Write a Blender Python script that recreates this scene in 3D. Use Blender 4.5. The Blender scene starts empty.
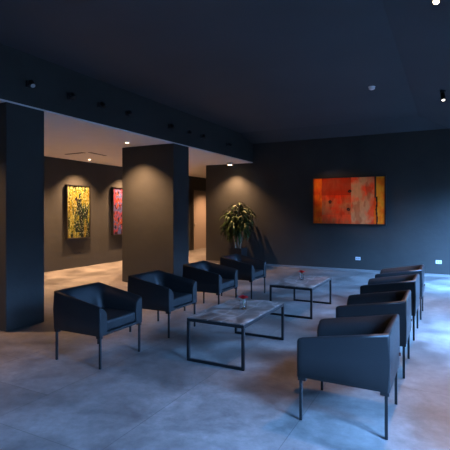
import bpy, bmesh, math, random
from mathutils import Vector, Matrix, Euler
random.seed(7)
S = bpy.context.scene
C = S.collection
PI = math.pi
R = math.radians

# ---------------------------------------------------------------- camera
cam_d = bpy.data.cameras.new('camera'); cam = bpy.data.objects.new('camera', cam_d); C.objects.link(cam)
cam.location = (0, 0, 1.55)
cam.rotation_euler = (R(90), 0, R(27.39))
cam_d.sensor_width = 36; cam_d.lens = 34.56; cam_d.shift_y = -0.030
cam_d.clip_start = 0.05; cam_d.clip_end = 200
S.camera = cam

# ---------------------------------------------------------------- world (dusk-blue daylight outside)
W = bpy.data.worlds.new('world'); S.world = W; W.use_nodes = True
nt = W.node_tree; nt.nodes.clear()
wo = nt.nodes.new('ShaderNodeOutputWorld'); bg = nt.nodes.new('ShaderNodeBackground')
tc = nt.nodes.new('ShaderNodeTexCoord'); sep = nt.nodes.new('ShaderNodeSeparateXYZ'); cr = nt.nodes.new('ShaderNodeValToRGB')
nt.links.new(tc.outputs['Generated'], sep.inputs[0]); nt.links.new(sep.outputs['Z'], cr.inputs[0])
cr.color_ramp.elements[0].position = 0.14; cr.color_ramp.elements[0].color = (0.003, 0.005, 0.008, 1)
cr.color_ramp.elements[1].position = 0.46; cr.color_ramp.elements[1].color = (0.18, 0.44, 1.0, 1)
nt.links.new(cr.outputs[0], bg.inputs[0]); bg.inputs[1].default_value = 88.0
nt.links.new(bg.outputs[0], wo.inputs[0])

# windows in the right-hand wall: (y0, y1)
WINDOWS = [(-2.5, -1.0), (1.6, 2.6), (5.7, 6.75), (9.6, 10.75)]
WX = 1.0; WZ = 2.55
for i, (y0, y1) in enumerate(WINDOWS):
    d = bpy.data.lights.new('window_portal', 'AREA'); d.shape = 'RECTANGLE'; d.size = y1 - y0; d.size_y = WZ
    d.cycles.is_portal = True
    o = bpy.data.objects.new('window_portal', d); C.objects.link(o)
    o.location = (WX + 0.28, (y0 + y1) / 2, WZ / 2); o.rotation_euler = (R(90), 0, R(90))

S.view_settings.view_transform = 'Standard'; S.view_settings.look = 'None'
S.view_settings.gamma = 1; S.view_settings.use_curve_mapping = False
S.view_settings.exposure = 1.38

# ---------------------------------------------------------------- materials
def mat(name, col, rough=0.5, metal=0.0, var=0.0, vscale=3.0, spec=0.5, bump=0.0, bscale=60.0, coat=0.0, col2=None):
    m = bpy.data.materials.new(name); m.use_nodes = True
    n = m.node_tree; b = n.nodes['Principled BSDF']
    b.inputs['Base Color'].default_value = (*col, 1); b.inputs['Roughness'].default_value = rough
    b.inputs['Metallic'].default_value = metal; b.inputs['Specular IOR Level'].default_value = spec
    b.inputs['Coat Weight'].default_value = coat
    t = n.nodes.new('ShaderNodeTexCoord')
    if var or col2:
        no = n.nodes.new('ShaderNodeTexNoise'); no.inputs['Scale'].default_value = vscale; no.inputs['Detail'].default_value = 6
        n.links.new(t.outputs['Object'], no.inputs['Vector'])
        r = n.nodes.new('ShaderNodeValToRGB')
        c2 = col2 if col2 else tuple(c * (1 - var) for c in col)
        c1 = col if col2 else tuple(c * (1 + var) for c in col)
        r.color_ramp.elements[0].position = 0.3; r.color_ramp.elements[0].color = (*c2, 1)
        r.color_ramp.elements[1].position = 0.7; r.color_ramp.elements[1].color = (*c1, 1)
        n.links.new(no.outputs['Fac'], r.inputs[0]); n.links.new(r.outputs[0], b.inputs['Base Color'])
    if bump:
        no = n.nodes.new('ShaderNodeTexNoise'); no.inputs['Scale'].default_value = bscale; no.inputs['Detail'].default_value = 4
        n.links.new(t.outputs['Object'], no.inputs['Vector'])
        bp = n.nodes.new('ShaderNodeBump'); bp.inputs['Strength'].default_value = bump; bp.inputs['Distance'].default_value = 0.01
        n.links.new(no.outputs['Fac'], bp.inputs['Height']); n.links.new(bp.outputs[0], b.inputs['Normal'])
    return m

def emit(name, col, s):
    m = bpy.data.materials.new(name); m.use_nodes = True; n = m.node_tree; n.nodes.clear()
    o = n.nodes.new('ShaderNodeOutputMaterial'); e = n.nodes.new('ShaderNodeEmission')
    e.inputs[0].default_value = (*col, 1); e.inputs[1].default_value = s; n.links.new(e.outputs[0], o.inputs[0]); return m

M = {}
M['wall'] = mat('anthracite_plaster', (0.037, 0.037, 0.034), 0.65, spec=0.35, var=0.14, vscale=1.3, bump=0.5, bscale=6)
M['ceiling'] = mat('dark_ceiling_paint', (0.055, 0.060, 0.066), 0.75, spec=0.3, var=0.06, vscale=0.8)
M['white_ceiling'] = mat('pale_plaster', (0.74, 0.70, 0.67), 0.9, var=0.02)
M['leather'] = mat('black_leather', (0.0095, 0.0105, 0.0115), 0.47, spec=0.33, bump=0.12, bscale=140)
M['black_metal'] = mat('black_metal', (0.005, 0.0055, 0.0065), 0.42, metal=0.0, spec=0.4)
M['lamp_black'] = mat('lamp_black', (0.006, 0.006, 0.007), 0.5)
M['white_plastic'] = mat('white_plastic', (0.86, 0.86, 0.88), 0.4)
M['grey_box'] = mat('grey_fixture', (0.45, 0.43, 0.42), 0.5)
M['skirting'] = mat('grey_stone_skirting', (0.20, 0.19, 0.185), 0.45, var=0.1)
M['frame_black'] = mat('frame_black', (0.010, 0.009, 0.009), 0.45)
M['door'] = mat('cream_door', (0.30, 0.24, 0.20), 0.5)
M['window_frame'] = mat('window_frame', (0.05, 0.05, 0.055), 0.5)
M['pot'] = mat('dark_planter', (0.015, 0.015, 0.016), 0.6)
M['soil'] = mat('soil', (0.03, 0.02, 0.012), 0.95, var=0.4, vscale=40)
M['leaf'] = mat('leaf', (0.05, 0.09, 0.016), 0.55, spec=0.3, col2=(0.014, 0.034, 0.007), vscale=9)
M['cane'] = mat('cane', (0.32, 0.29, 0.22), 0.7, var=0.25, vscale=30)
M['rose'] = mat('rose_red', (0.70, 0.015, 0.03), 0.5, var=0.25, vscale=60)
M['stem'] = mat('stem_green', (0.05, 0.12, 0.03), 0.6)
M['tag'] = mat('tag_red', (0.07, 0.02, 0.018), 0.7)
M['warm_lens'] = emit('warm_lens', (1.0, 0.72, 0.42), 14)
M['warm_spot_lens'] = emit('warm_spot_lens', (1.0, 0.72, 0.42), 12)
M['soft_lens'] = emit('soft_lens', (1.0, 0.9, 0.78), 3.0)
g = mat('clear_glass', (0.95, 0.97, 1.0), 0.03); g.node_tree.nodes['Principled BSDF'].inputs['Transmission Weight'].default_value = 1.0
g.node_tree.nodes['Principled BSDF'].inputs['IOR'].default_value = 1.45; M['glass'] = g
M['slot'] = mat('slot_dark', (0.03, 0.025, 0.02), 0.8)

def floor_mat():
    m = bpy.data.materials.new('polished_concrete_tile'); m.use_nodes = True
    n = m.node_tree; L = n.links.new; b = n.nodes['Principled BSDF']
    t = n.nodes.new('ShaderNodeTexCoord')
    # long slabs along the room, each column shifted by half a metre
    sx = n.nodes.new('ShaderNodeSeparateXYZ'); L(t.outputs['Object'], sx.inputs[0])
    def mth(op, a, b=None):
        k = n.nodes.new('ShaderNodeMath'); k.operation = op
        for i_, v_ in enumerate((a, b)):
            if v_ is None: continue
            if isinstance(v_, (int, float)): k.inputs[i_].default_value = v_
            else: L(v_, k.inputs[i_])
        return k.outputs[0]
    xx = mth('ADD', sx.outputs['X'], .985 + 101.5)
    ii = mth('FLOOR', mth('DIVIDE', xx, 1.015))
    yy = mth('ADD', mth('ADD', sx.outputs['Y'], mth('MULTIPLY', mth('SUBTRACT', ii, 98), .5)), -2.05 + 305)
    cb = n.nodes.new('ShaderNodeCombineXYZ'); L(yy, cb.inputs[0]); L(xx, cb.inputs[1])
    br = n.nodes.new('ShaderNodeTexBrick'); L(cb.outputs[0], br.inputs['Vector'])
    br.offset = 0.0; br.inputs['Scale'].default_value = 1.0
    br.inputs['Brick Width'].default_value = 3.05; br.inputs['Row Height'].default_value = 1.015
    br.inputs['Mortar Size'].default_value = 0.0035; br.inputs['Mortar Smooth'].default_value = 0.3
    br.inputs['Color1'].default_value = (0.84, 0.84, 0.84, 1); br.inputs['Color2'].default_value = (1.12, 1.12, 1.12, 1)
    br.inputs['Mortar'].default_value = (0.50, 0.50, 0.50, 1); br.inputs['Bias'].default_value = 0.0
    no = n.nodes.new('ShaderNodeTexNoise'); no.inputs['Scale'].default_value = 1.6; no.inputs['Detail'].default_value = 9
    no.inputs['Roughness'].default_value = 0.62; no.inputs['Distortion'].default_value = 0.6
    L(t.outputs['Object'], no.inputs['Vector'])
    r = n.nodes.new('ShaderNodeValToRGB'); L(no.outputs['Fac'], r.inputs[0])
    e = r.color_ramp.elements
    e[0].position = 0.34; e[0].color = (0.070, 0.065, 0.061, 1); e[1].position = 0.68; e[1].color = (0.195, 0.182, 0.171, 1)
    mx = n.nodes.new('ShaderNodeMix'); mx.data_type = 'RGBA'; mx.blend_type = 'MULTIPLY'; mx.inputs[0].default_value = 1.0
    L(r.outputs[0], mx.inputs[6]); L(br.outputs['Color'], mx.inputs[7]); L(mx.outputs[2], b.inputs['Base Color'])
    n2 = n.nodes.new('ShaderNodeTexNoise'); n2.inputs['Scale'].default_value = 9; n2.inputs['Detail'].default_value = 10; n2.inputs['Roughness'].default_value = 0.72
    L(t.outputs['Object'], n2.inputs['Vector'])
    m2 = n.nodes.new('ShaderNodeMapRange'); L(n2.outputs['Fac'], m2.inputs[0]); m2.inputs[1].default_value = .3; m2.inputs[2].default_value = .7; m2.inputs[3].default_value = .72; m2.inputs[4].default_value = 1.28
    mx3 = n.nodes.new('ShaderNodeMix'); mx3.data_type = 'RGBA'; mx3.blend_type = 'MULTIPLY'; mx3.inputs[0].default_value = 1.0
    L(mx.outputs[2], mx3.inputs[6]); L(m2.outputs[0], mx3.inputs[7]); L(mx3.outputs[2], b.inputs['Base Color'])
    rr = n.nodes.new('ShaderNodeMapRange'); L(no.outputs['Fac'], rr.inputs[0])
    rr.inputs[1].default_value = 0.3; rr.inputs[2].default_value = 0.7; rr.inputs[3].default_value = 0.34; rr.inputs[4].default_value = 0.52
    L(rr.outputs[0], b.inputs['Roughness'])
    bp = n.nodes.new('ShaderNodeBump'); bp.inputs['Strength'].default_value = 0.12; bp.inputs['Distance'].default_value = 0.02
    L(no.outputs['Fac'], bp.inputs['Height']); L(bp.outputs[0], b.inputs['Normal'])
    return m
M['floor'] = floor_mat()

def stone_mat():
    m = bpy.data.materials.new('dark_stone_top'); m.use_nodes = True
    n = m.node_tree; L = n.links.new; b = n.nodes['Principled BSDF']
    t = n.nodes.new('ShaderNodeTexCoord')
    no = n.nodes.new('ShaderNodeTexNoise'); no.inputs['Scale'].default_value = 4; no.inputs['Detail'].default_value = 8
    no.inputs['Distortion'].default_value = 1.2; L(t.outputs['Object'], no.inputs['Vector'])
    r = n.nodes.new('ShaderNodeValToRGB'); L(no.outputs['Fac'], r.inputs[0])
    e = r.color_ramp.elements; e[0].position = 0.33; e[0].color = (0.055, 0.042, 0.034, 1); e[1].position = 0.66; e[1].color = (0.28, 0.245, 0.22, 1)
    x = e.new(0.5); x.color = (0.12, 0.10, 0.088, 1)
    wv = n.nodes.new('ShaderNodeTexWave'); wv.inputs['Scale'].default_value = 1.4; wv.inputs['Distortion'].default_value = 9; wv.inputs['Detail'].default_value = 3
    L(t.outputs['Object'], wv.inputs['Vector'])
    r2 = n.nodes.new('ShaderNodeValToRGB'); L(wv.outputs['Fac'], r2.inputs[0])
    r2.color_ramp.elements[0].position = 0.93; r2.color_ramp.elements[0].color = (0, 0, 0, 1); r2.color_ramp.elements[1].position = 1.0; r2.color_ramp.elements[1].color = (0.6, 0.6, 0.6, 1)
    mx = n.nodes.new('ShaderNodeMix'); mx.data_type = 'RGBA'; L(r2.outputs[0], mx.inputs[0]); L(r.outputs[0], mx.inputs[6]); mx.inputs[7].default_value = (0.30, 0.27, 0.25, 1)
    L(mx.outputs[2], b.inputs['Base Color']); b.inputs['Roughness'].default_value = 0.40
    return m
M['stone'] = stone_mat()

def canvas_mat(name, noise_scale=(30, 30, 30), amt=0.25):
    m = bpy.data.materials.new(name); m.use_nodes = True
    n = m.node_tree; L = n.links.new; b = n.nodes['Principled BSDF']
    a = n.nodes.new('ShaderNodeAttribute'); a.attribute_name = 'paint'
    t = n.nodes.new('ShaderNodeTexCoord'); mp = n.nodes.new('ShaderNodeMapping'); mp.inputs['Scale'].default_value = noise_scale
    L(t.outputs['Object'], mp.inputs[0])
    no = n.nodes.new('ShaderNodeTexNoise'); no.inputs['Scale'].default_value = 1; no.inputs['Detail'].default_value = 5; L(mp.outputs[0], no.inputs['Vector'])
    mr = n.nodes.new('ShaderNodeMapRange'); L(no.outputs['Fac'], mr.inputs[0]); mr.inputs[1].default_value = .3; mr.inputs[2].default_value = .7
    mr.inputs[3].default_value = 1 - amt; mr.inputs[4].default_value = 1 + amt
    mx = n.nodes.new('ShaderNodeMix'); mx.data_type = 'RGBA'; mx.blend_type = 'MULTIPLY'; mx.inputs[0].default_value = 1
    L(a.outputs['Color'], mx.inputs[6]); L(mr.outputs[0], mx.inputs[7]); L(mx.outputs[2], b.inputs['Base Color'])
    b.inputs['Roughness'].default_value = 0.7; b.inputs['Specular IOR Level'].default_value = 0.12
    return m
M['canvas_orange'] = canvas_mat('orange_canvas', (14, 14, 6), 0.12)
M['canvas_yellow'] = canvas_mat('yellow_canvas', (60, 40, 14), 0.35)
M['canvas_pink'] = canvas_mat('pink_canvas', (40, 40, 40), 0.35)

# ---------------------------------------------------------------- helpers
def new_bm(): return bmesh.new()
def box(bm, x0, x1, y0, y1, z0, z1, bev=0, seg=2):
    r = bmesh.ops.create_cube(bm, size=1)
    for v in r['verts']:
        v.co = Vector(((x0 + x1) / 2 + v.co.x * (x1 - x0), (y0 + y1) / 2 + v.co.y * (y1 - y0), (z0 + z1) / 2 + v.co.z * (z1 - z0)))
    if bev:
        es = list({e for v in r['verts'] for e in v.link_edges})
        bmesh.ops.bevel(bm, geom=es, offset=bev, segments=seg, profile=0.5, affect='EDGES')
    return bm
def cyl(bm, p0, p1, r0, r1=None, n=20, caps=True):
    r1 = r0 if r1 is None else r1
    p0 = Vector(p0); p1 = Vector(p1); d = p1 - p0
    q = d.to_track_quat('Z', 'Y').to_matrix().to_4x4()
    bmesh.ops.create_cone(bm, cap_ends=caps, segments=n, radius1=r0, radius2=r1, depth=d.length, matrix=Matrix.Translation((p0 + p1) / 2) @ q)
    return bm
def lathe(bm, prof, n=24, center=(0, 0, 0)):
    rows = []
    for r, z in prof:
        rows.append([bm.verts.new((center[0] + r * math.cos(2 * PI * k / n), center[1] + r * math.sin(2 * PI * k / n), center[2] + z)) for k in range(n)])
    for a, b in zip(rows, rows[1:]):
        for k in range(n): bm.faces.new((a[k], a[(k + 1) % n], b[(k + 1) % n], b[k]))
    return bm
def obj(name, bm, m, parent=None, smooth=False, loc=None):
    me = bpy.data.meshes.new(name); bmesh.ops.recalc_face_normals(bm, faces=bm.faces); bm.to_mesh(me); bm.free()
    if m: me.materials.append(m)
    o = bpy.data.objects.new(name, me); C.objects.link(o)
    if smooth:
        for p in me.polygons: p.use_smooth = True
        md = o.modifiers.new('wn', 'WEIGHTED_NORMAL'); md.keep_sharp = True
    if parent: o.parent = parent
    if loc: o.location = loc
    return o
def thing(name, label, cat, loc=(0, 0, 0), rz=0, group=None):
    o = bpy.data.objects.new(name, None); o.empty_display_size = 0.1; C.objects.link(o)
    o.location = loc; o.rotation_euler = (0, 0, rz); o['label'] = label; o['category'] = cat
    if group: o['group'] = group
    return o
def struct(o): o['kind'] = 'structure'; return o
def tag(o, label, cat, group=None):
    o['label'] = label; o['category'] = cat
    if group: o['group'] = group
    return o
def dup(root, loc, rz, label):
    r = root.copy(); C.objects.link(r); r.location = loc; r.rotation_euler = (0, 0, rz); r['label'] = label
    for ch in list(root.children):
        c = ch.copy(); C.objects.link(c); c.parent = r
        for gch in ch.children:
            d = gch.copy(); C.objects.link(d); d.parent = c
    return r
def spot(loc, target, power, col, size, blend=0.6, rad=0.03):
    d = bpy.data.lights.new('lamp_light', 'SPOT'); d.energy = power; d.color = col; d.spot_size = R(size); d.spot_blend = blend; d.shadow_soft_size = rad
    o = bpy.data.objects.new('lamp_light', d); C.objects.link(o); o.location = loc
    o.rotation_euler = (Vector(target) - Vector(loc)).to_track_quat('-Z', 'Y').to_euler(); return o
WARM = (1.0, 0.56, 0.29)

# ---------------------------------------------------------------- structure
BY = 11.50      # back wall
FX = -9.157     # far left wall of the side room
BX = -5.052     # beam / column plane
HB = 2.962      # side room ceiling / beam underside
HM = 3.685       # main ceiling
CX, CY = -0.60, 10.60   # where the slopes start
RY = -3.0; EY = 19.0
struct(obj('floor', box(new_bm(), FX - .2, WX + .3, RY, EY, -.1, 0), M['floor']))
struct(obj('ceiling', box(new_bm(), FX - .2, BX - .001, RY, EY, HB, HB + .02), M['white_ceiling']))
bm = box(new_bm(), BX - .30, BX, RY, BY, HB + .0205, HM + .05)
struct(obj('trim_1', bm, M['wall']))    # deep beam face above the columns
# the hip-shaped dark ceiling, with thickness
def zc(x, y): return HM - 0.0
XR = WX + 0.3; zr = HM - 0.28 * (XR - CX); zb_ = 3.545
hx = 0.025
bm = new_bm()
def poly(pts, t=0.10):
    lo = [bm.verts.new(p) for p in pts]; hi = [bm.verts.new((p[0], p[1], p[2] + t)) for p in pts]
    bm.faces.new(lo); bm.faces.new(hi[::-1])
    for i in range(len(pts)):
        j = (i + 1) % len(pts); bm.faces.new((lo[i], lo[j], hi[j], hi[i]))
poly([(BX - .1, RY, HM), (CX, RY, HM), (CX, CY, HM), (BX - .1, CY, HM)])
poly([(CX, RY, HM), (XR, RY, zr), (XR, BY, zr), (hx, BY, HM - 0.28 * (hx - CX)), (CX, CY, HM)])
poly([(BX - .1, CY, HM), (CX, CY, HM), (hx, BY, HM - 0.28 * (hx - CX)), (BX - .1, BY, HM - 0.28 * (hx - CX))])
struct(obj('ceiling_main', bm, M['ceiling'])).name = 'ceiling'
struct(obj('wall_back', box(new_bm(), -6.615, WX + .3, BY, BY + .25, 0, 3.9), M['wall']))
DY0, DY1 = 14.64, 16.5
bm = box(new_bm(), FX - .2, FX, RY, DY0, 0, HB); box(bm, FX - .2, FX, DY1, EY, 0, HB); box(bm, FX - .2, FX, DY0, DY1, 2.44, HB); box(bm, FX - .2, FX - .145, DY0, DY1, 0, 2.44)
struct(obj('wall_left', bm, M['wall']))
struct(obj('wall_rear', box(new_bm(), FX - .2, WX + .3, RY - .2, RY, 0, 3.9), M['wall']))
struct(obj('wall_far', box(new_bm(), FX - .2, -6.3, EY, EY + .2, 0, HB), M['wall']))
struct(obj('wall_corridor', box(new_bm(), -6.615, -6.365, BY + .25, EY, 0, HB), M['wall']))
# right wall with tall openings
bm = new_bm(); prev = RY
for y0, y1 in WINDOWS:
    box(bm, WX, WX + .3, prev, y0, 0, 3.7); box(bm, WX, WX + .3, y0, y1, WZ, 3.7); prev = y1
box(bm, WX, WX + .3, prev, BY, 0, 3.7)
struct(obj('wall_right', bm, M['wall']))
for i, (y0, y1) in enumerate(WINDOWS):
    f = .05; x0, x1 = WX + .12, WX + .17
    bm = box(new_bm(), x0, x1, y0, y0 + f, 0, WZ); box(bm, x0, x1, y1 - f, y1, 0, WZ); box(bm, x0, x1, y0 + f, y1 - f, WZ - f, WZ)
    box(bm, x0, x1, y0 + f, y1 - f, 0, f); box(bm, x0, x1, (y0 + y1) / 2 - .03, (y0 + y1) / 2 + .03, f, WZ - f)
    struct(obj('window_%d' % (i + 1), bm, M['window_frame']))
# columns
for y in (3.639, 3.639 + 3.803):
    bm = box(new_bm(), BX - 1.37, BX - .002, y, y + .59, 0, HB, bev=.006, seg=1)
    struct(obj('wall_column', bm, M['wall']))
# skirting + door
struct(obj('baseboard_back', box(new_bm(), -6.60, WX, BY - .012, BY, 0, .055), M['skirting']))
d = struct(obj('door_1', box(new_bm(), FX - .12, FX - .07, DY0 + .31, DY1 - .04, 0, 2.42), M['door']))
obj('door_frame', box(box(new_bm(), FX - .14, FX - .01, DY0, DY0 + .31, 0, 2.44), FX - .14, FX - .01, DY1 - .04, DY1, 0, 2.44), M['frame_black'], d)
obj('door_handle', box(new_bm(), FX - .07, FX - .03, DY0 + .40, DY0 + .54, 1.03, 1.05), M['grey_box'], d)

# ---------------------------------------------------------------- armchairs
CA, CB = .325, .328
def chair_shell():
    bm = new_bm(); zb = .325; zs = .43
    def prof(zt):
        p = [(0, 0, zb), (0, 0, (zb + zt) / 2), (0, 0, zt - .022), (.005, .005, zt - .008), (.012, .014, zt), (.022, .030, zt - .001), (.030, .046, zt - .010)]
        for k in range(1, 8):
            t = k / 7
            p.append((.030 + .074 * (1 - (1 - t) ** 3.0), .046 + .10 * t ** 1.1, zt - .010 - t ** 1.35 * (zt - .010 - zs)))
        p.append((.104, .146, zb + .01)); return p
    def zt(x): return .612 + (.724 - .612) * (CA - x) / (2 * CA)
    rows = []
    xs = [CA, CA - .012, CA - .04, .15, 0, -.12]
    def arm(sgn, x, k):
        z = zt(x); rr = []
        for j, (da, db, zz) in enumerate(prof(z - (.018 if k == 0 else .005 if k == 1 else 0))):
            xx = x
            if k == 0: da2 = min(max(da, .008), .096) if da else .008
            else: da2 = da
            rr.append(bm.verts.new((xx, sgn * (CB - da2), zz)))
        return rr
    for k, x in enumerate(xs): rows.append(arm(-1, x, k))
    def corner(sgn, y=None):
        out = []
        for da, db, zz in prof(.724):
            yy = sgn * (CB - da) if y is None else y
            out.append(bm.verts.new((-CA + db, yy, zz)))
        return out
    rows.append(corner(-1)); rows.append(corner(0, -.1)); rows.append(corner(0, .1)); rows.append(corner(1))
    for k in reversed(range(len(xs))): rows.append(arm(1, xs[k], k))
    n = len(rows[0])
    for a, b in zip(rows, rows[1:]):
        for j in range(n):
            bm.faces.new((a[j], a[(j + 1) % n], b[(j + 1) % n], b[j]))
    bm.faces.new(rows[0]); bm.faces.new(rows[-1][::-1])
    # round the two outer rear corners
    es = [e for e in bm.edges if all(abs(v.co.x + CA) < 1e-4 and abs(abs(v.co.y) - CB) < 1e-4 for v in e.verts)]
    bmesh.ops.bevel(bm, geom=es, offset=.02, segments=3, profile=.5, affect='EDGES')
    return bm
def make_chair(label, loc, rz):
    t = thing('armchair', label, 'armchair', loc, rz, 'black leather armchairs around the low tables')
    sh = obj('upholstered_shell', chair_shell(), M['leather'], t, smooth=True)
    obj('piping', box(new_bm(), CA - .004, CA + .003, -CB + .10, CB - .10, .335, .341, bev=.001, seg=1), M['leather'], sh)
    bm = box(new_bm(), -CA + .10, CA - .012, -CB + .098, CB - .098, .348, .462, bev=.028, seg=4)
    obj('seat_cushion', bm, M['leather'], t, smooth=True)
    bm = box(new_bm(), -CA + .06, CA - .004, -CB + .06, CB - .06, .322, .347, bev=.004)
    obj('seat_base', bm, M['leather'], t)
    for sx in (1, -1):
        for sy in (1, -1):
            x, y = sx * .300, sy * .302
            l = obj('leg', box(new_bm(), x - .0105, x + .0105, y - .0105, y + .0105, 0, .325, bev=.002, seg=1), M['black_metal'], t)
            obj('leg_bracket', box(new_bm(), x - .020 - .02 * (sx > 0), x + .020 + .02 * (sx < 0), y - .016, y + .016, .296, .3255, bev=.004), M['black_metal'], l)
    obj('fabric_tag', box(new_bm(), -CA - .012, -CA, -.29, -.275, .40, .425), M['tag'], t)['label'] = 'small dull red tag'
    return t
lab = {
 'L0': 'black leather armchair nearest the dark pillar, front of the left row',
 'L1': 'black leather armchair second in the left row, behind the front one',
 'L2': 'black leather armchair third in the left row, beside the near table far end',
 'L3': 'black leather armchair last in the left row, in front of the potted plant',
 'R0': 'black leather armchair in front of the right row, turned away, whole side showing',
 'R1': 'black leather armchair second in the right row, just behind the front one',
 'R2': 'black leather armchair third in the right row, beside the far table',
 'R3': 'black leather armchair last in the right row, nearest the orange painting'}
cp = {}
for k, x, y in (('L0', -3.036, 3.20), ('L1', -3.04, 4.379), ('L2', -3.06, 5.70), ('L3', -3.095, 7.009)):
    cp[k] = ((x - .305, y + .305, 0), 0)
for k, x, y in (('R0', -.372, 3.112), ('R1', -.369, 4.325), ('R2', -.367, 5.66), ('R3', -.355, 6.783)):
    cp[k] = ((x - .305, y + .305, 0), PI)
jit = {'L0': 0, 'L1': 0, 'L2': .5, 'L3': -.6, 'R0': 0, 'R1': 0.5, 'R2': -.5, 'R3': .4}
proto = make_chair(lab['L0'], cp['L0'][0], 0)
for k in list(cp)[1:]:
    dup(proto, cp[k][0], cp[k][1] + R(jit[k]), lab[k])

# ---------------------------------------------------------------- low tables
TL, TW, TH = 1.158, .654, .447
def make_table(label, loc):
    t = thing('coffee_table', label, 'coffee table', loc, 0, 'low stone tables between the armchair rows')
    s = .028; a, b = TW / 2, TL / 2
    bm = box(new_bm(), -a, a, -b, -b + s, TH - .036, TH - .004, bev=.002, seg=1); box(bm, -a, a, b - s, b, TH - .036, TH - .004, bev=.002, seg=1)
    box(bm, -a, -a + s, -b + s, b - s, TH - .036, TH - .004); box(bm, a - s, a, -b + s, b - s, TH - .036, TH - .004)
    obj('frame', bm, M['black_metal'], t)
    for sx in (-1, 1):
        for sy in (-1, 1):
            x0 = -a if sx < 0 else a - s; y0 = -b if sy < 0 else b - s
            obj('leg', box(new_bm(), x0, x0 + s, y0, y0 + s, s, TH - .036), M['black_metal'], t)
    for y0 in (-b, b - s): obj('floor_bar', box(new_bm(), -a, a, y0, y0 + s, 0, s, bev=.002, seg=1), M['black_metal'], t)
    obj('tabletop', box(new_bm(), -a + .006, a - .006, -b + .006, b - .006, TH - .004, TH + .006, bev=.002, seg=1), M['stone'], t)['label'] = 'dark veined grey stone tabletop'
    return t
t0 = make_table('low stone table on a black metal frame, nearer to the camera, left of centre', (-1.765 - TW / 2, 3.804 + TL / 2, 0))
dup(t0, (-1.743 - TW / 2, 6.082 + TL / 2, 0), 0, 'low stone table on a black metal frame, farther one towards the back wall')

# glass vases with a rose each
def make_vase(label):
    v = obj('glass_vase', lathe(new_bm(), [(0, .0), (.026, .0), (.030, .004), (.033, .095), (.0305, .095), (.0275, .012), (0, .010)]), M['glass'], smooth=True)
    return tag(v, label, 'vase', 'glass vases on the low tables')
def make_rose(label):
    t = thing('red_rose', label, 'flower', (0, 0, 0), 0, 'red roses in the glass vases')
    bm = new_bm(); z0 = .105
    for ring, (n, r, h, tilt) in enumerate([(3, .008, .030, .1), (4, .014, .030, .35), (5, .020, .028, .7), (6, .025, .022, 1.1)]):
        for k in range(n):
            an = 2 * PI * (k + .37 * ring) / n; w = r * 1.5; prev = None
            for q in range(5):
                tt = q / 4; out = r * (.35 + .65 * math.sin(tt * PI / 2)) + tilt * .010 * tt * tt; zz = z0 + h * math.sin(tt * PI / 2 * (1.15 - .25 * tilt)) - tilt * .006 * tt
                ww = w * math.sin(PI * (.18 + .66 * tt)) * .9
                row = []
                for s_ in (-1, 0, 1):
                    aa = an + s_ * ww / max(out, .008) * .55
                    row.append(bm.verts.new((out * math.cos(aa), out * math.sin(aa), zz - abs(s_) * .002)))
                if prev:
                    for i in (0, 1): bm.faces.new((prev[i], prev[i + 1], row[i + 1], row[i]))
                prev = row
    bmesh.ops.solidify(bm, geom=bm.faces[:], thickness=.0012)
    obj('petals', bm, M['rose'], t, smooth=True)
    bm = cyl(new_bm(), (.006, 0, .014), (0, 0, z0 + .004), .0022, .0026, 8)
    lathe(bm, [(0, z0 - .006), (.007, z0 - .002), (.009, z0 + .006), (0, z0 + .008)], 10)
    obj('stem', bm, M['stem'], t)
    return t
v0 = make_vase('small clear glass vase on the nearer stone table')
r0 = make_rose('red rose standing in the vase on the nearer stone table')
V0 = (-2.06, 4.42, TH + .0062); V1 = (-2.10, 6.72, TH + .0062)
v0.location = V0; r0.location = V0; v0.scale = (1.25, 1.25, .98); r0.scale = (1.75, 1.75, 1.12)
for ch in r0.children: ch.location = (0, 0, 0)
v1 = v0.copy(); C.objects.link(v1); v1.location = V1; v1['label'] = 'small clear glass vase on the farther stone table'
dup(r0, V1, 1.0, 'red rose standing in the vase on the farther stone table')

# ---------------------------------------------------------------- paintings
def canvas(name, w, h, fn, nx, ny, axis, m, parent):
    """grid canvas in its own plane; axis 'y' faces -y, 'x' faces +x"""
    bm = new_bm(); vs = []
    for j in range(ny + 1):
        for i in range(nx + 1):
            u, v = i / nx, j / ny
            vs.append(bm.verts.new(((u - .5) * w, 0, (v - .5) * h) if axis == 'y' else (0, (u - .5) * w, (v - .5) * h)))
    for j in range(ny):
        for i in range(nx):
            a = j * (nx + 1) + i; bm.faces.new((vs[a], vs[a + 1], vs[a + nx + 2], vs[a + nx + 1]))
    me = bpy.data.meshes.new(name); bm.to_mesh(me); bm.free(); me.materials.append(m)
    ca = me.color_attributes.new('paint', 'FLOAT_COLOR', 'POINT')
    for k in range(len(me.vertices)):
        i, j = k % (nx + 1), k // (nx + 1)
        c = fn(i / nx, j / ny); ca.data[k].color = (max(c[0], 0), max(c[1], 0), max(c[2], 0), 1)
    o = bpy.data.objects.new(name, me); C.objects.link(o); o.parent = parent; return o
def lerp(a, b, t): t = max(0, min(1, t)); return tuple(x + (y - x) * t for x, y in zip(a, b))
from mathutils import noise as mn
def nz(x, y, s=0): return mn.noise(Vector((x, y, s)))
def fb(x, y, s=0): return mn.fractal(Vector((x, y, s)), 1.0, 2.0, 4)
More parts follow.
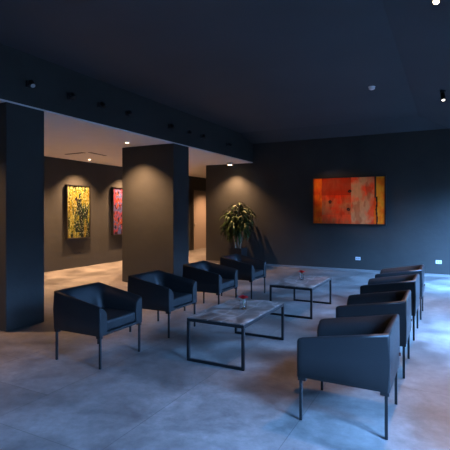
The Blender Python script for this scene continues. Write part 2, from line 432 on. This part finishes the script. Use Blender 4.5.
def orange(u, v):
    red = (.80, .040, .003); dred = (.34, .022, .004); org = (.95, .19, .006); pale = (.66, .30, .12); yel = (.95, .36, .02)
    c = lerp(red, org, .5 + .9 * fb(u * 5, v * 3, 1))
    if u < .13: c = lerp(c, lerp(red, org, .4 + fb(v * 4, u * 3, 3)), .8)
    elif u < .55:
        c = lerp((.55, .15, .05), red, .35 + 1.1 * fb(u * 4, v * 4, 7) + .5 * max(0, v - .6) * 2)
        if v > .62: c = lerp(c, dred, .75)
        if v < .2: c = lerp(c, (.9, .09, .02), .5 + fb(u * 9, v * 3, 2))
    elif u < .86:
        e = .75 - abs((u - .67) / .17) + .8 * fb(u * 5, v * 3, 5); e2 = 1.25 - abs(v - .48) * 2.0
        c = lerp((.92, .09, .02), pale, min(e * 2.2 + .45, e2 * 2.2 + fb(u * 6, v * 6, 1)))
    if u > .885: c = lerp(yel, org, .35 + 1.2 * fb(u * 8, v * 6, 9))
    c = lerp(c, dred, min(.4, max(0, 2.6 * fb(u * 10, v * 2.2, 21) - .35))) if u < .86 else c
    if u < .02 or u > .985: c = lerp(c, dred, .6)
    if .862 < u < .885 and v > .55: c = (.05, .03, .02)
    if abs(u - (.893 + .01 * nz(v * 5, 0))) < .010 and v < .58: c = (.02, .012, .01)
    for du, dv in ((.25, .475), (.53, .705), (.51, .31)):
        q = math.hypot((u - du) * 1.5, v - dv)
        if q < .036 + .008 * nz(u * 60, v * 60): c = (.02, .012, .01) if q > .012 else (.2, .05, .02)
    return c
def yellow(u, v):
    yl = (.17, .155, .012); gold = (.13, .09, .007); gr = (.010, .036, .010); dk = (.004, .007, .005); pal = (.22, .24, .08)
    c = lerp(gold, yl, .5 + 1.2 * fb(u * 9, v * 3, 2))
    c = lerp(c, pal, 2.4 * fb(u * 22, v * 4, 8) - .3)
    g_ = .5 + 1.8 * fb(u * 7, v * 3.2, 4) + 1.1 * math.exp(-((u - .55) / .22) ** 2) * (1 if .1 < v < .75 else .2) - .75 + 1.6 * max(0, u - .42) * max(0, .5 - v) * 4
    c = lerp(c, gr, g_ * 1.6); c = lerp(c, dk, (g_ - .45) * 2.5)
    if v > .93: c = lerp(c, dk if nz(u * 22, v * 10) > 0 else pal, .8)
    if math.hypot((u - .40) * .6, v - .74) < .04: c = (.02, .006, .004)
    q = nz(u * 34, v * 30, 5) + .5 * nz(u * 60, v * 40, 2)
    if q > .22: c = lerp(c, dk, min(.9, (q - .22) * 6))
    elif q < -.38: c = lerp(c, (.30, .31, .20), .7)
    return c
def pink(u, v):
    pk = (.17, .025, .05); og = (.20, .038, .012); bl = (.05, .06, .16); dk = (.008, .006, .014); wh = (.22, .20, .28)
    c = lerp(pk, og, .5 + 1.6 * fb(u * 6, v * 6, 1)); 
    b_ = 2.4 * fb(u * 7, v * 9, 6) + (.7 if (v < .2 or .5 < v < .68) else .0)
    c = lerp(c, bl, b_); c = lerp(c, wh, 2.6 * nz(u * 16, v * 22, 3) - .9); c = lerp(c, dk, 3.2 * nz(u * 12, v * 17, 11) - .35)
    return c
def painting(label, axis, c0, w, h, fn, m, nx, ny, fr=.026, off=.05):
    t = thing('painting', label, 'painting', (0, 0, 0))
    bm = new_bm(); W2, H2 = w / 2, h / 2
    def fb_(u0, u1, z0, z1):
        if axis == 'y': box(bm, u0, u1, -.022, off, z0, z1, bev=.002, seg=1)
        else: box(bm, -off, .022, u0, u1, z0, z1, bev=.002, seg=1)
    fb_(-W2, -W2 + fr, -H2, H2); fb_(W2 - fr, W2, -H2, H2); fb_(-W2 + fr, W2 - fr, H2 - fr, H2); fb_(-W2 + fr, W2 - fr, -H2, -H2 + fr)
    obj('picture_frame', bm, M['frame_black'], t)
    canvas('canvas', w - 2 * fr, h - 2 * fr, fn, nx, ny, axis, m, t)
    bm = new_bm()
    if axis == 'y': box(bm, -W2 + fr, W2 - fr, .006, .02, -H2 + fr, H2 - fr)
    else: box(bm, -.02, -.006, -W2 + fr, W2 - fr, -H2 + fr, H2 - fr)
    obj('backing', bm, M['frame_black'], t)
    t.location = c0; return t
painting('wide orange and red abstract painting with three dark dots on the dark back wall', 'y', (-2.337, BY - .051, 1.832), 1.885, 1.255, orange, M['canvas_orange'], 180, 120)
painting('tall yellow and green abstract painting on the side room wall', 'x', (FX + .066, 8.745, 1.545), .855, 1.475, yellow, M['canvas_yellow'], 130, 220, off=.065)
painting('tall pink and blue abstract painting partly hidden behind the middle pillar', 'x', (FX + .066, 10.54, 1.56), .87, 1.475, pink, M['canvas_pink'], 110, 190, off=.065)

# ---------------------------------------------------------------- sockets, detector
def socket(x, z, label):
    t = thing('power_socket', label, 'socket', (x, BY, z), 0, 'white sockets on the back wall')
    obj('cover_plate', box(new_bm(), -.062, .062, -.010, -.0005, -.040, .040, bev=.003), M['white_plastic'], t)
    for dx in (-.026, .026):
        obj('outlet', box(new_bm(), dx - .018, dx + .018, -.013, -.0095, -.022, .022, bev=.002, seg=1), M['grey_box'], t)
socket(-2.085, .335, 'white double socket low on the back wall below the orange painting')
socket(-.214, .345, 'white double socket low on the back wall at the right edge')
t = thing('smoke_detector', 'round white smoke detector on the dark ceiling', 'smoke detector', (-1.17, 7.72, HM))
obj('base', cyl(new_bm(), (0, 0, -.012), (0, 0, 0), .055, .058, 28), M['white_plastic'], t)
obj('detector_head', lathe(new_bm(), [(.047, -.011), (.052, -.024), (.046, -.042), (.028, -.052), (0, -.054)], 28), M['white_plastic'], t, smooth=True)

# ---------------------------------------------------------------- ceiling spots on the right slope
def ceiling_spot(x, y, aim, label, lens, on=None):
    z = HM - .28 * (x - CX)
    t = thing('ceiling_spotlight', label, 'spotlight', (x, y, z), 0, None)
    obj('mounting_plate', cyl(new_bm(), (0, 0, -.022), (0, 0, .012), .05, .05, 24), M['lamp_black'], t)
    obj('bracket', cyl(new_bm(), (0, 0, -.075), (0, 0, -.02), .009, .009, 10), M['lamp_black'], t)
    A = Vector(aim).normalized(); c = Vector((0, 0, -.10))
    bm = new_bm(); cyl(bm, c - A * .06, c + A * .06, .032, .036, 28)
    hd = obj('lamp_head', bm, M['lamp_black'], t, smooth=False)
    obj('lens', cyl(new_bm(), c + A * .0605, c + A * .063, .024, .024, 24), lens, hd)
    if on:
        p = Vector((x, y, z)) + c + A * .085
        spot(p, p + A, on[0], WARM, on[1], .8, .03)
ceiling_spot(-.09, 4.24, (-.15, -.40, -.90), 'lit warm ceiling spotlight at the top right corner', M['warm_spot_lens'], (85, 80))
ceiling_spot(-.085, 7.98, (.10, -.30, -.95), 'black ceiling spotlight on the sloping ceiling above the sockets', M['soft_lens'], (170, 95))

# ---------------------------------------------------------------- spots along the beam
beam_y = [(3.96, 3.27), (4.67, 3.27), (5.30, 3.28), (5.985, 3.28), (7.276, 3.28), (7.957, 3.26), (8.554, 3.27), (9.85, 3.27)]
where = ['first along the beam, above the front pillar', 'second along the beam, right of the one above the front pillar', 'third along the beam, faint, between the pillars',
 'fourth along the beam, above the gap before the middle pillar', 'fifth along the beam, just before the middle pillar', 'sixth along the beam, above the middle pillar',
 'seventh along the beam, past the middle pillar', 'eighth along the beam, nearest the back wall']
for i, (y, z) in enumerate(beam_y):
    t = thing('beam_spotlight', 'small black spotlight ' + where[i], 'spotlight', (BX, y, z), 0, 'black spotlights along the beam')
    obj('wall_plate', box(new_bm(), .0005, .016, -.035, .035, -.045, .045, bev=.003), M['lamp_black'], t)
    obj('bracket', cyl(new_bm(), (.015, 0, 0), (.075, 0, 0), .010, .010, 10), M['lamp_black'], t)
    A = Vector((.65, random.uniform(-.5, .3), -.75)).normalized(); c = Vector((.085, 0, -.005))
    if i == 7: A = (Vector((-2.34, BY, 1.83)) - Vector((BX, y, z))).normalized(); spot(Vector((BX, y, z)) + c + A * .06, (-2.25, BY, 1.83), 105, WARM, 29, 1.0, .02)  # added accent beam, no lit source seen here: warms up the orange painting
    hd = obj('lamp_head', cyl(new_bm(), c - A * .045, c + A * .045, .034, .036, 24), M['lamp_black'], t)
    obj('lens', cyl(new_bm(), c + A * .0452, c + A * .047, .029, .029, 20), M['slot'] if i else M['grey_box'], hd)

# ---------------------------------------------------------------- side room downlights
def downlight(x, y, label, power, size=110, dx=0, dy=0, lens='warm_lens'):
    t = thing('recessed_downlight', label, 'downlight', (x, y, HB), 0, 'recessed downlights in the pale ceiling')
    obj('trim_ring', lathe(new_bm(), [(.030, -.0005), (.045, -.0005), (.045, -.006), (.032, -.006), (.030, -.0005)], 24), M['white_plastic'], t)
    obj('lens', cyl(new_bm(), (0, 0, -.004), (0, 0, -.0005), .030, .030, 20), M[lens], t)
    spot((x, y, HB - .02), (x + dx, y + dy, HB - 1.02), power, WARM, size, 1.0, .03)
downlight(FX + .50, 8.72, 'recessed downlight above the yellow painting', 430)
downlight(FX + .50, 10.60, 'recessed downlight above the pink painting', 430)
downlight(FX + .50, 6.85, 'recessed downlight left of the yellow painting, hidden by the front pillar', 430)
downlight(FX + .50, 12.5, 'recessed downlight right of the pink painting, behind the middle pillar', 430)
downlight(-8.3, 15.7, 'recessed downlight in front of the cream door', 300)
downlight(-5.86, 6.94, 'recessed downlight close to the face of the middle pillar', 290)
downlight(-6.0, 3.15, 'recessed downlight close to the face of the front pillar', 170)
# square surface box above the plant
t = thing('ceiling_lamp', 'small square grey ceiling lamp shining down on the plant', 'ceiling lamp', (-5.60, 11.12, HB))
obj('housing', box(new_bm(), -.07, .07, -.07, .07, -.075, -.0005, bev=.003), M['grey_box'], t)
obj('lens', cyl(new_bm(), (0, 0, -.079), (0, 0, -.0752), .05, .05, 24), M['warm_lens'], t)
spot((-5.60, 11.12, HB - .09), (-5.60, 11.12, 0), 170, WARM, 115, .8, .03)
# air slots
for i, (x, y, l) in enumerate([(-8.07, 7.65, 'left'), (-7.66, 7.98, 'right')]):
    t = thing('air_vent', 'thin dark air slot in the pale ceiling, the %s one of two' % l, 'vent', (x, y, HB), R(88) if i == 0 else R(8), None)
    obj('vent_frame', box(new_bm(), -.045, .045, -.32, .32, -.006, -.0005), M['slot'], t)
    obj('blade', box(new_bm(), -.006, .006, -.31, .31, -.012, -.006), M['grey_box'], t)

# ---------------------------------------------------------------- plant
pl = thing('potted_plant', 'tall green leafy plant with pale canes in a dark square pot by the back wall', 'plant', (-5.33, 11.08, 0)); t = pl
obj('pot', box(box(box(box(box(new_bm(), -.2, .2, -.2, -.17, 0, .52), -.2, .2, .17, .2, 0, .52), -.2, -.17, -.17, .17, 0, .52), .17, .2, -.17, .17, 0, .52), -.17, .17, -.17, .17, 0, .02), M['pot'], t)
obj('soil', box(new_bm(), -.169, .169, -.169, .169, .40, .46), M['soil'], t)
heads = []
rp = random.Random(4)
for k, (dx, dy, h) in enumerate([(.02, -.02, 1.02), (-.12, .03, .84), (.11, -.06, .78), (-.05, -.10, .62), (.06, .09, .92)]):
    bm = new_bm(); p = Vector((dx * .5, dy * .5, -.03)); n = 7
    for q in range(n):
        f = (q + 1) / n; p2 = Vector((dx * (.5 + .9 * f) + rp.uniform(-.012, .012), dy * (.5 + .9 * f), h * f)); cyl(bm, p, p2, .016 - .001 * q, .015 - .001 * q, 8); p = p2
    cn = obj('cane', bm, M['cane'], pl, loc=(0, 0, .46)); cn.scale = (1.5, 1, 1.25); heads.append((p, k, h))
bm = new_bm()
def leaf(p, an, L_, w, up, droop):
    d = Vector((math.cos(an), math.sin(an), 0)); s = Vector((-math.sin(an), math.cos(an), 0)); prev = None; n = 6
    for q in range(n + 1):
        f = q / n; a_ = up - droop * f
        if q == 0: c = Vector(p); 
        else: c = c + (d * math.cos(a_) + Vector((0, 0, 1)) * math.sin(a_)) * (L_ / n)
        if c.y > .38: c.y = .38
        ww = w * math.sin(PI * (.08 + .9 * f)) ; fold = Vector((0, 0, -.25 * ww))
        row = [bm.verts.new(c - s * ww + fold * -1), bm.verts.new(c + fold * .3), bm.verts.new(c + s * ww - fold)]
        for v in row:
            if v.co.y > .395: v.co.y = .395
        if prev:
            for i in (0, 1): bm.faces.new((prev[i], prev[i + 1], row[i + 1], row[i]))
        prev = row
for p, k, h in heads:
    for j in range(13):
        f = 1 - j / 13
        q = Vector((p.x * (.55 + .45 * f), p.y * (.55 + .45 * f), h * (.45 + .55 * f)))
        for i in range(5):
            leaf(q, rp.uniform(0, 2 * PI), rp.uniform(.24, .42), rp.uniform(.018, .028), rp.uniform(.35, 1.25), rp.uniform(1.9, 3.0))
fo = obj('foliage', bm, M['leaf'], pl, smooth=False, loc=(0, 0, .46)); fo.scale = (1.5, 1, 1.25)
